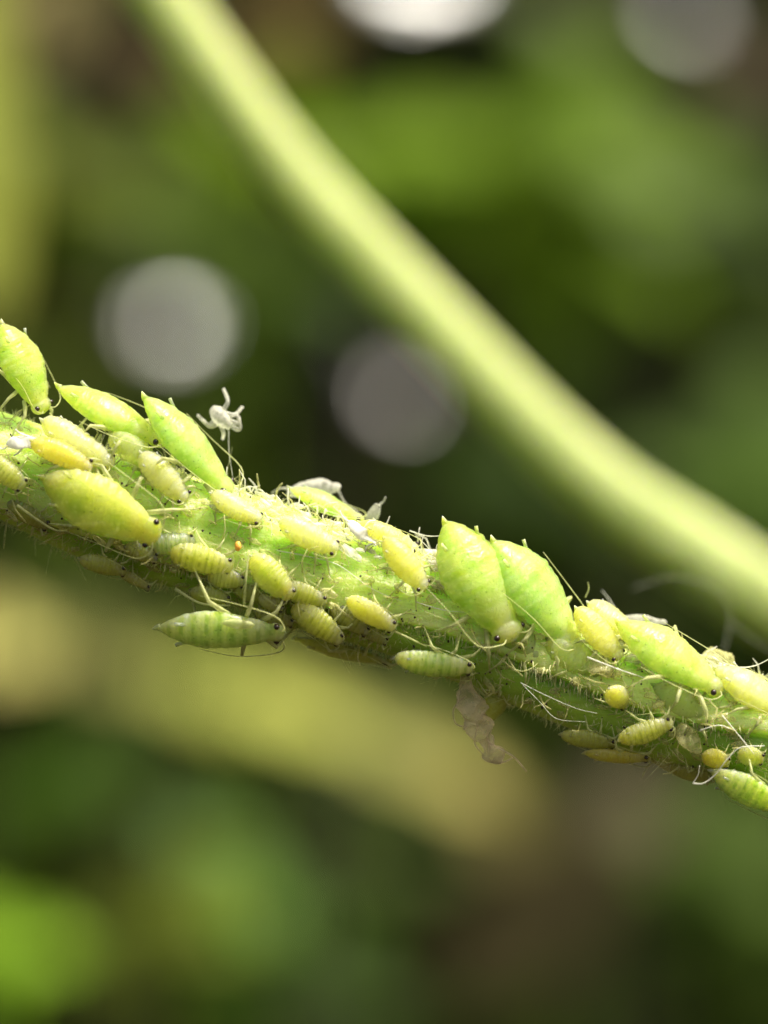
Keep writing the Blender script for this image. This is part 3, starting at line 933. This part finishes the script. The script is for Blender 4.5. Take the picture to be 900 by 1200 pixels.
shed_skin((432, 612), (444, 590), 13, .3, 'skin', 'brownish white shed skin bit standing up on the top edge, centre', [[(441, 594), (449, 588), (452, 582)]], .05, 3)
shed_skin((408, 612), (442, 638), 16, -.85, 'wax', 'white waxy streak of skin left of the bright yellow aphid', [[(440, 636), (430, 640), (428, 646)], [(412, 614), (402, 606), (398, 598)], [(425, 622), (432, 612), (440, 610)]], .10, 4, .35)
shed_skin((6, 520), (52, 516), 15, -1.1, 'wax', 'white waxy fluff at the tail of the orange nymph', [[(40, 514), (24, 508), (18, 503)], [(12, 520), (4, 526), (-4, 524)], [(30, 520), (22, 530), (16, 534)]], .08, 5, .4)
shed_skin((722, 724), (782, 730), 12, .5, 'skin', 'whitish shed skin lying on the skyline at the right of the pale yellow aphid', [], .05, 6)
shed_skin((540, 800), (580, 890), 34, -.45, 'skin_brown', 'brownish see-through shed skin hanging under the stem, right of centre',
          [[(572, 870), (590, 880), (603, 888), (617, 904)], [(575, 893), (590, 893), (601, 888)], [(546, 815), (532, 830), (534, 848), (548, 852)], [(560, 850), (556, 870), (566, 884)]], .20, 7, .3)
shed_skin((506, 652), (530, 672), 26, -.5, 'skin_straw', 'pale fluffy skin between the bright yellow aphid and the large pair', [[(505, 655), (497, 645), (492, 630)]], .10, 8)
shed_skin((826, 770), (862, 776), 26, .3, 'skin_straw', 'fuzzy greyish skin on the top edge right of the large pale lime aphid', [[(850, 770), (842, 762), (836, 765)]], .12, 9)
shed_skin((760, 872), (800, 902), 30, -.2, 'skin_straw', 'pale crumpled skin under the right part of the stem', [[(770, 890), (758, 900), (752, 912)]], .10, 10)
shed_skin((100, 600), (150, 640), 34, .1, 'skin_straw', 'see-through skin under the biggest yellow-green aphid, left underside', [[(105, 612), (80, 640), (72, 652)], [(110, 620), (90, 640), (74, 655)]], .10, 11)
shed_skin((300, 585), (332, 598), 20, -.2, 'skin_straw', 'straw-coloured skin on the top edge right of the slim green aphid head', [[(305, 580), (302, 562), (301, 555)], [(322, 585), (326, 572), (331, 566)]], .08, 12)
shed_skin((792, 850), (820, 880), 26, -.9, 'skin_straw', 'small pale skin left of the orange nymph at the right', [], .10, 13)
shed_skin((690, 770), (722, 790), 22, -.95, 'skin_straw', 'thin pale skin stuck below the yellow aphid right of the pair', [[(700, 780), (690, 795), (686, 806)]], .10, 14)

def thread(pts, label, r=.012, mat='silk', name='silk_thread', cat='thread', grp='loose threads and hairs on the stem'):
    P = smooth_pts([at(p[0], p[1], p[2]) for p in pts], 8)
    o = P[0].copy()
    m = len(P)
    tv, tf = tube([p - o for p in P], [r * (1 - .5 * i / m) for i in range(m)], 5)
    ob = mesh_obj(name, tv, tf, M[mat]); ob.location = o
    return tag(ob, label, cat, grp)
thread([(835, 770, -.3), (848, 777, -.5), (866, 782, -.6), (885, 780, -.6), (906, 770, -.6)], 'bright white thread curving off the top edge to the right edge', .017)
thread([(812, 918, -1.0), (824, 918, -1.1), (838, 908, -1.2), (852, 890, -1.3), (868, 876, -1.3), (896, 874, -1.2)], 'curved white thread looping over the small orange nymph at right', .016)
thread([(812, 918, -1.0), (818, 908, -1.1), (820, 897, -1.1)], 'short white thread forking up from the loop at right', .013)
thread([(820, 856, -1.2), (842, 850, -1.25), (858, 855, -1.2)], 'small bent white thread above the orange nymph at right', .013)
thread([(846, 838, -1.1), (866, 862, -1.2), (884, 884, -1.2)], 'straight pale thread running down to the green aphid at right', .014)
thread([(688, 770, -1.1), (724, 784, -1.2), (760, 796, -1.15)], 'pale thread lying below the large pale lime aphid', .015)
thread([(480, 622, -.2), (500, 628, -.3), (520, 628, -.4)], 'taut white thread from the pale yellow aphid to the large pair', .012)
thread([(487, 628, -.2), (500, 640, -.4), (508, 652, -.5)], 'fine thread hanging under the taut white thread', .008)
thread([(519, 648, -.5), (512, 645, -.6), (512, 639, -.6), (517, 635, -.6)], 'tiny white curl left of the large pair', .012)
thread([(268, 503, .25), (268, 520, .2), (269, 535, .1), (273, 560, -.1)], 'upright thread holding the white shed skin with legs', .007)
thread([(740, 690, 5.5), (790, 676, 5.5), (835, 690, 5.5), (855, 715, 5.5), (852, 748, 5.0), (845, 775, 3.5), (842, 800, .5)], 'blurred pale looping thread in the air above the right end', .004)
thread([(858, 730, 6), (880, 748, 6), (915, 768, 6)], 'blurred faint thread branching from the loop at right', .004)
thread([(610, 800, -1.0), (640, 815, -1.1), (675, 830, -1.1), (700, 836, -1.1)], 'long pale hair lying along the dark groove right of centre', .006)
thread([(612, 802, -.9), (632, 822, -1.0), (652, 842, -1.0), (686, 846, -1.1)], 'second pale hair below the long one in the dark groove', .006)
thread([(324, 645, -1.1), (360, 652, -1.15), (396, 662, -1.15), (436, 690, -1.15), (470, 704, -1.15)], 'long white hair lying along the front ridge left of centre', .010)
thread([(486, 705, -1.1), (520, 715, -1.15), (552, 718, -1.15)], 'white hair lying along the front ridge left of the large pair', .011)
thread([(310, 600, -1.0), (318, 615, -1.1), (318, 630, -1.15)], 'small curved hair below the top edge left of centre', .009)
thread([(286, 710, -1.1), (288, 680, -1.3), (292, 645, -1.2)], 'upright pale straw leg piece among the middle nymphs', .028, 'limb', 'leg_fragment', 'leg fragment')
thread([(205, 690, -.9), (235, 707, -1.0), (270, 710, -.9)], 'long pale leg piece reaching over the hanging green aphid', .030, 'limb', 'leg_fragment', 'leg fragment')
thread([(20, 592, -.95), (45, 610, -1.0), (68, 622, -1.0), (88, 618, -.9)], 'long pale leg piece below the biggest yellow-green aphid', .028, 'limb', 'leg_fragment', 'leg fragment')
thread([(462, 740, -1.1), (480, 748, -1.2), (500, 758, -1.0)], 'pale leg piece above the ribbed blue-green nymph', .022, 'limb', 'leg_fragment', 'leg fragment')
thread([(686, 700, .2), (690, 690, .2), (689, 682, .2)], 'tiny upright hair tuft right behind the large pair', .014, 'limb')
thread([(720, 712, 1.0), (712, 700, 1.2), (705, 692, 1.4)], 'faint slanting hair above the pale yellow aphid on the skyline', .010)

# orange grain and dark specks of dirt
gv, gf = blob((0, 0, 0), .075, 8, 6, (.8, .8, 1.2), .12, random.Random(3))
g = mesh_obj('pollen_grain', gv, gf, M['grain']); g.location = at(279, 640, -1.22)
tag(g, 'tiny orange grain stuck above the middle cluster', 'grain')
rs = random.Random(17)
dv, df = [], []
for i in range(150):
    x = rs.uniform(-7, 7); ph = rs.uniform(-1.0, 1.2)
    b, d, tg = surf(x, ph, 0.02 + rs.random() * .05)
    v_, f_ = blob(b, rs.uniform(.012, .026), 5, 4, (1, 1, 1), .3, rs)
    b0 = len(dv); dv += v_; df += [tuple(b0 + q for q in f) for f in f_]
dob = mesh_obj('dirt_specks', dv, df, M['dirt'], stem); dob['kind'] = 'stuff'

# flakes of old skin, wax fluff and leg sleeves caught among the hairs (too small to pick apart)
def debris(name, n, mat, xr, phr, size, seed, lift=.06):
    rd = random.Random(seed)
    V, F = [], []
    for i in range(n):
        x = rd.uniform(*xr); ph = R_(rd.uniform(*phr))
        b, d, tg = surf(x, ph, rd.uniform(0.0, lift))
        if rd.random() < .55:
            v_, f_ = blob((0, 0, 0), rd.uniform(*size), 8, 6, (rd.uniform(.8, 2.2), rd.uniform(.5, .9), rd.uniform(.2, .5)), .25, rd)
            B = basis((tg + Vector((rd.uniform(-.5, .5), rd.uniform(-.5, .5), rd.uniform(-.5, .5)))), d)
            v_ = [B @ q + b for q in crumple(v_, .04, 9.0, i)]
            b0 = len(V); V += v_; F += [tuple(b0 + q for q in f) for f in f_]
        else:
            e = (tg * rd.uniform(-1, 1) + d * rd.uniform(0, .7) + Vector((rd.uniform(-.5, .5), rd.uniform(-.5, .5), rd.uniform(-.5, .5)))).normalized()
            L = rd.uniform(.15, .55)
            k = (d * .5 + Vector((rd.uniform(-.5, .5), 0, rd.uniform(-.5, .5)))) * L * .3
            tube([b, b + e * L * .5 + k, b + e * L], [.018, .015, .009], 5, V, F)
    o = mesh_obj(name, V, F, M[mat], stem); o['kind'] = 'stuff'
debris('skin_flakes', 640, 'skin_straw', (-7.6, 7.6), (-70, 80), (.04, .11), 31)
debris('wax_fluff', 150, 'skin', (-3.2, 1.2), (28, 85), (.05, .14), 32, .12)  # wax fluff, packed along the top to imitate its blown-out highlights too
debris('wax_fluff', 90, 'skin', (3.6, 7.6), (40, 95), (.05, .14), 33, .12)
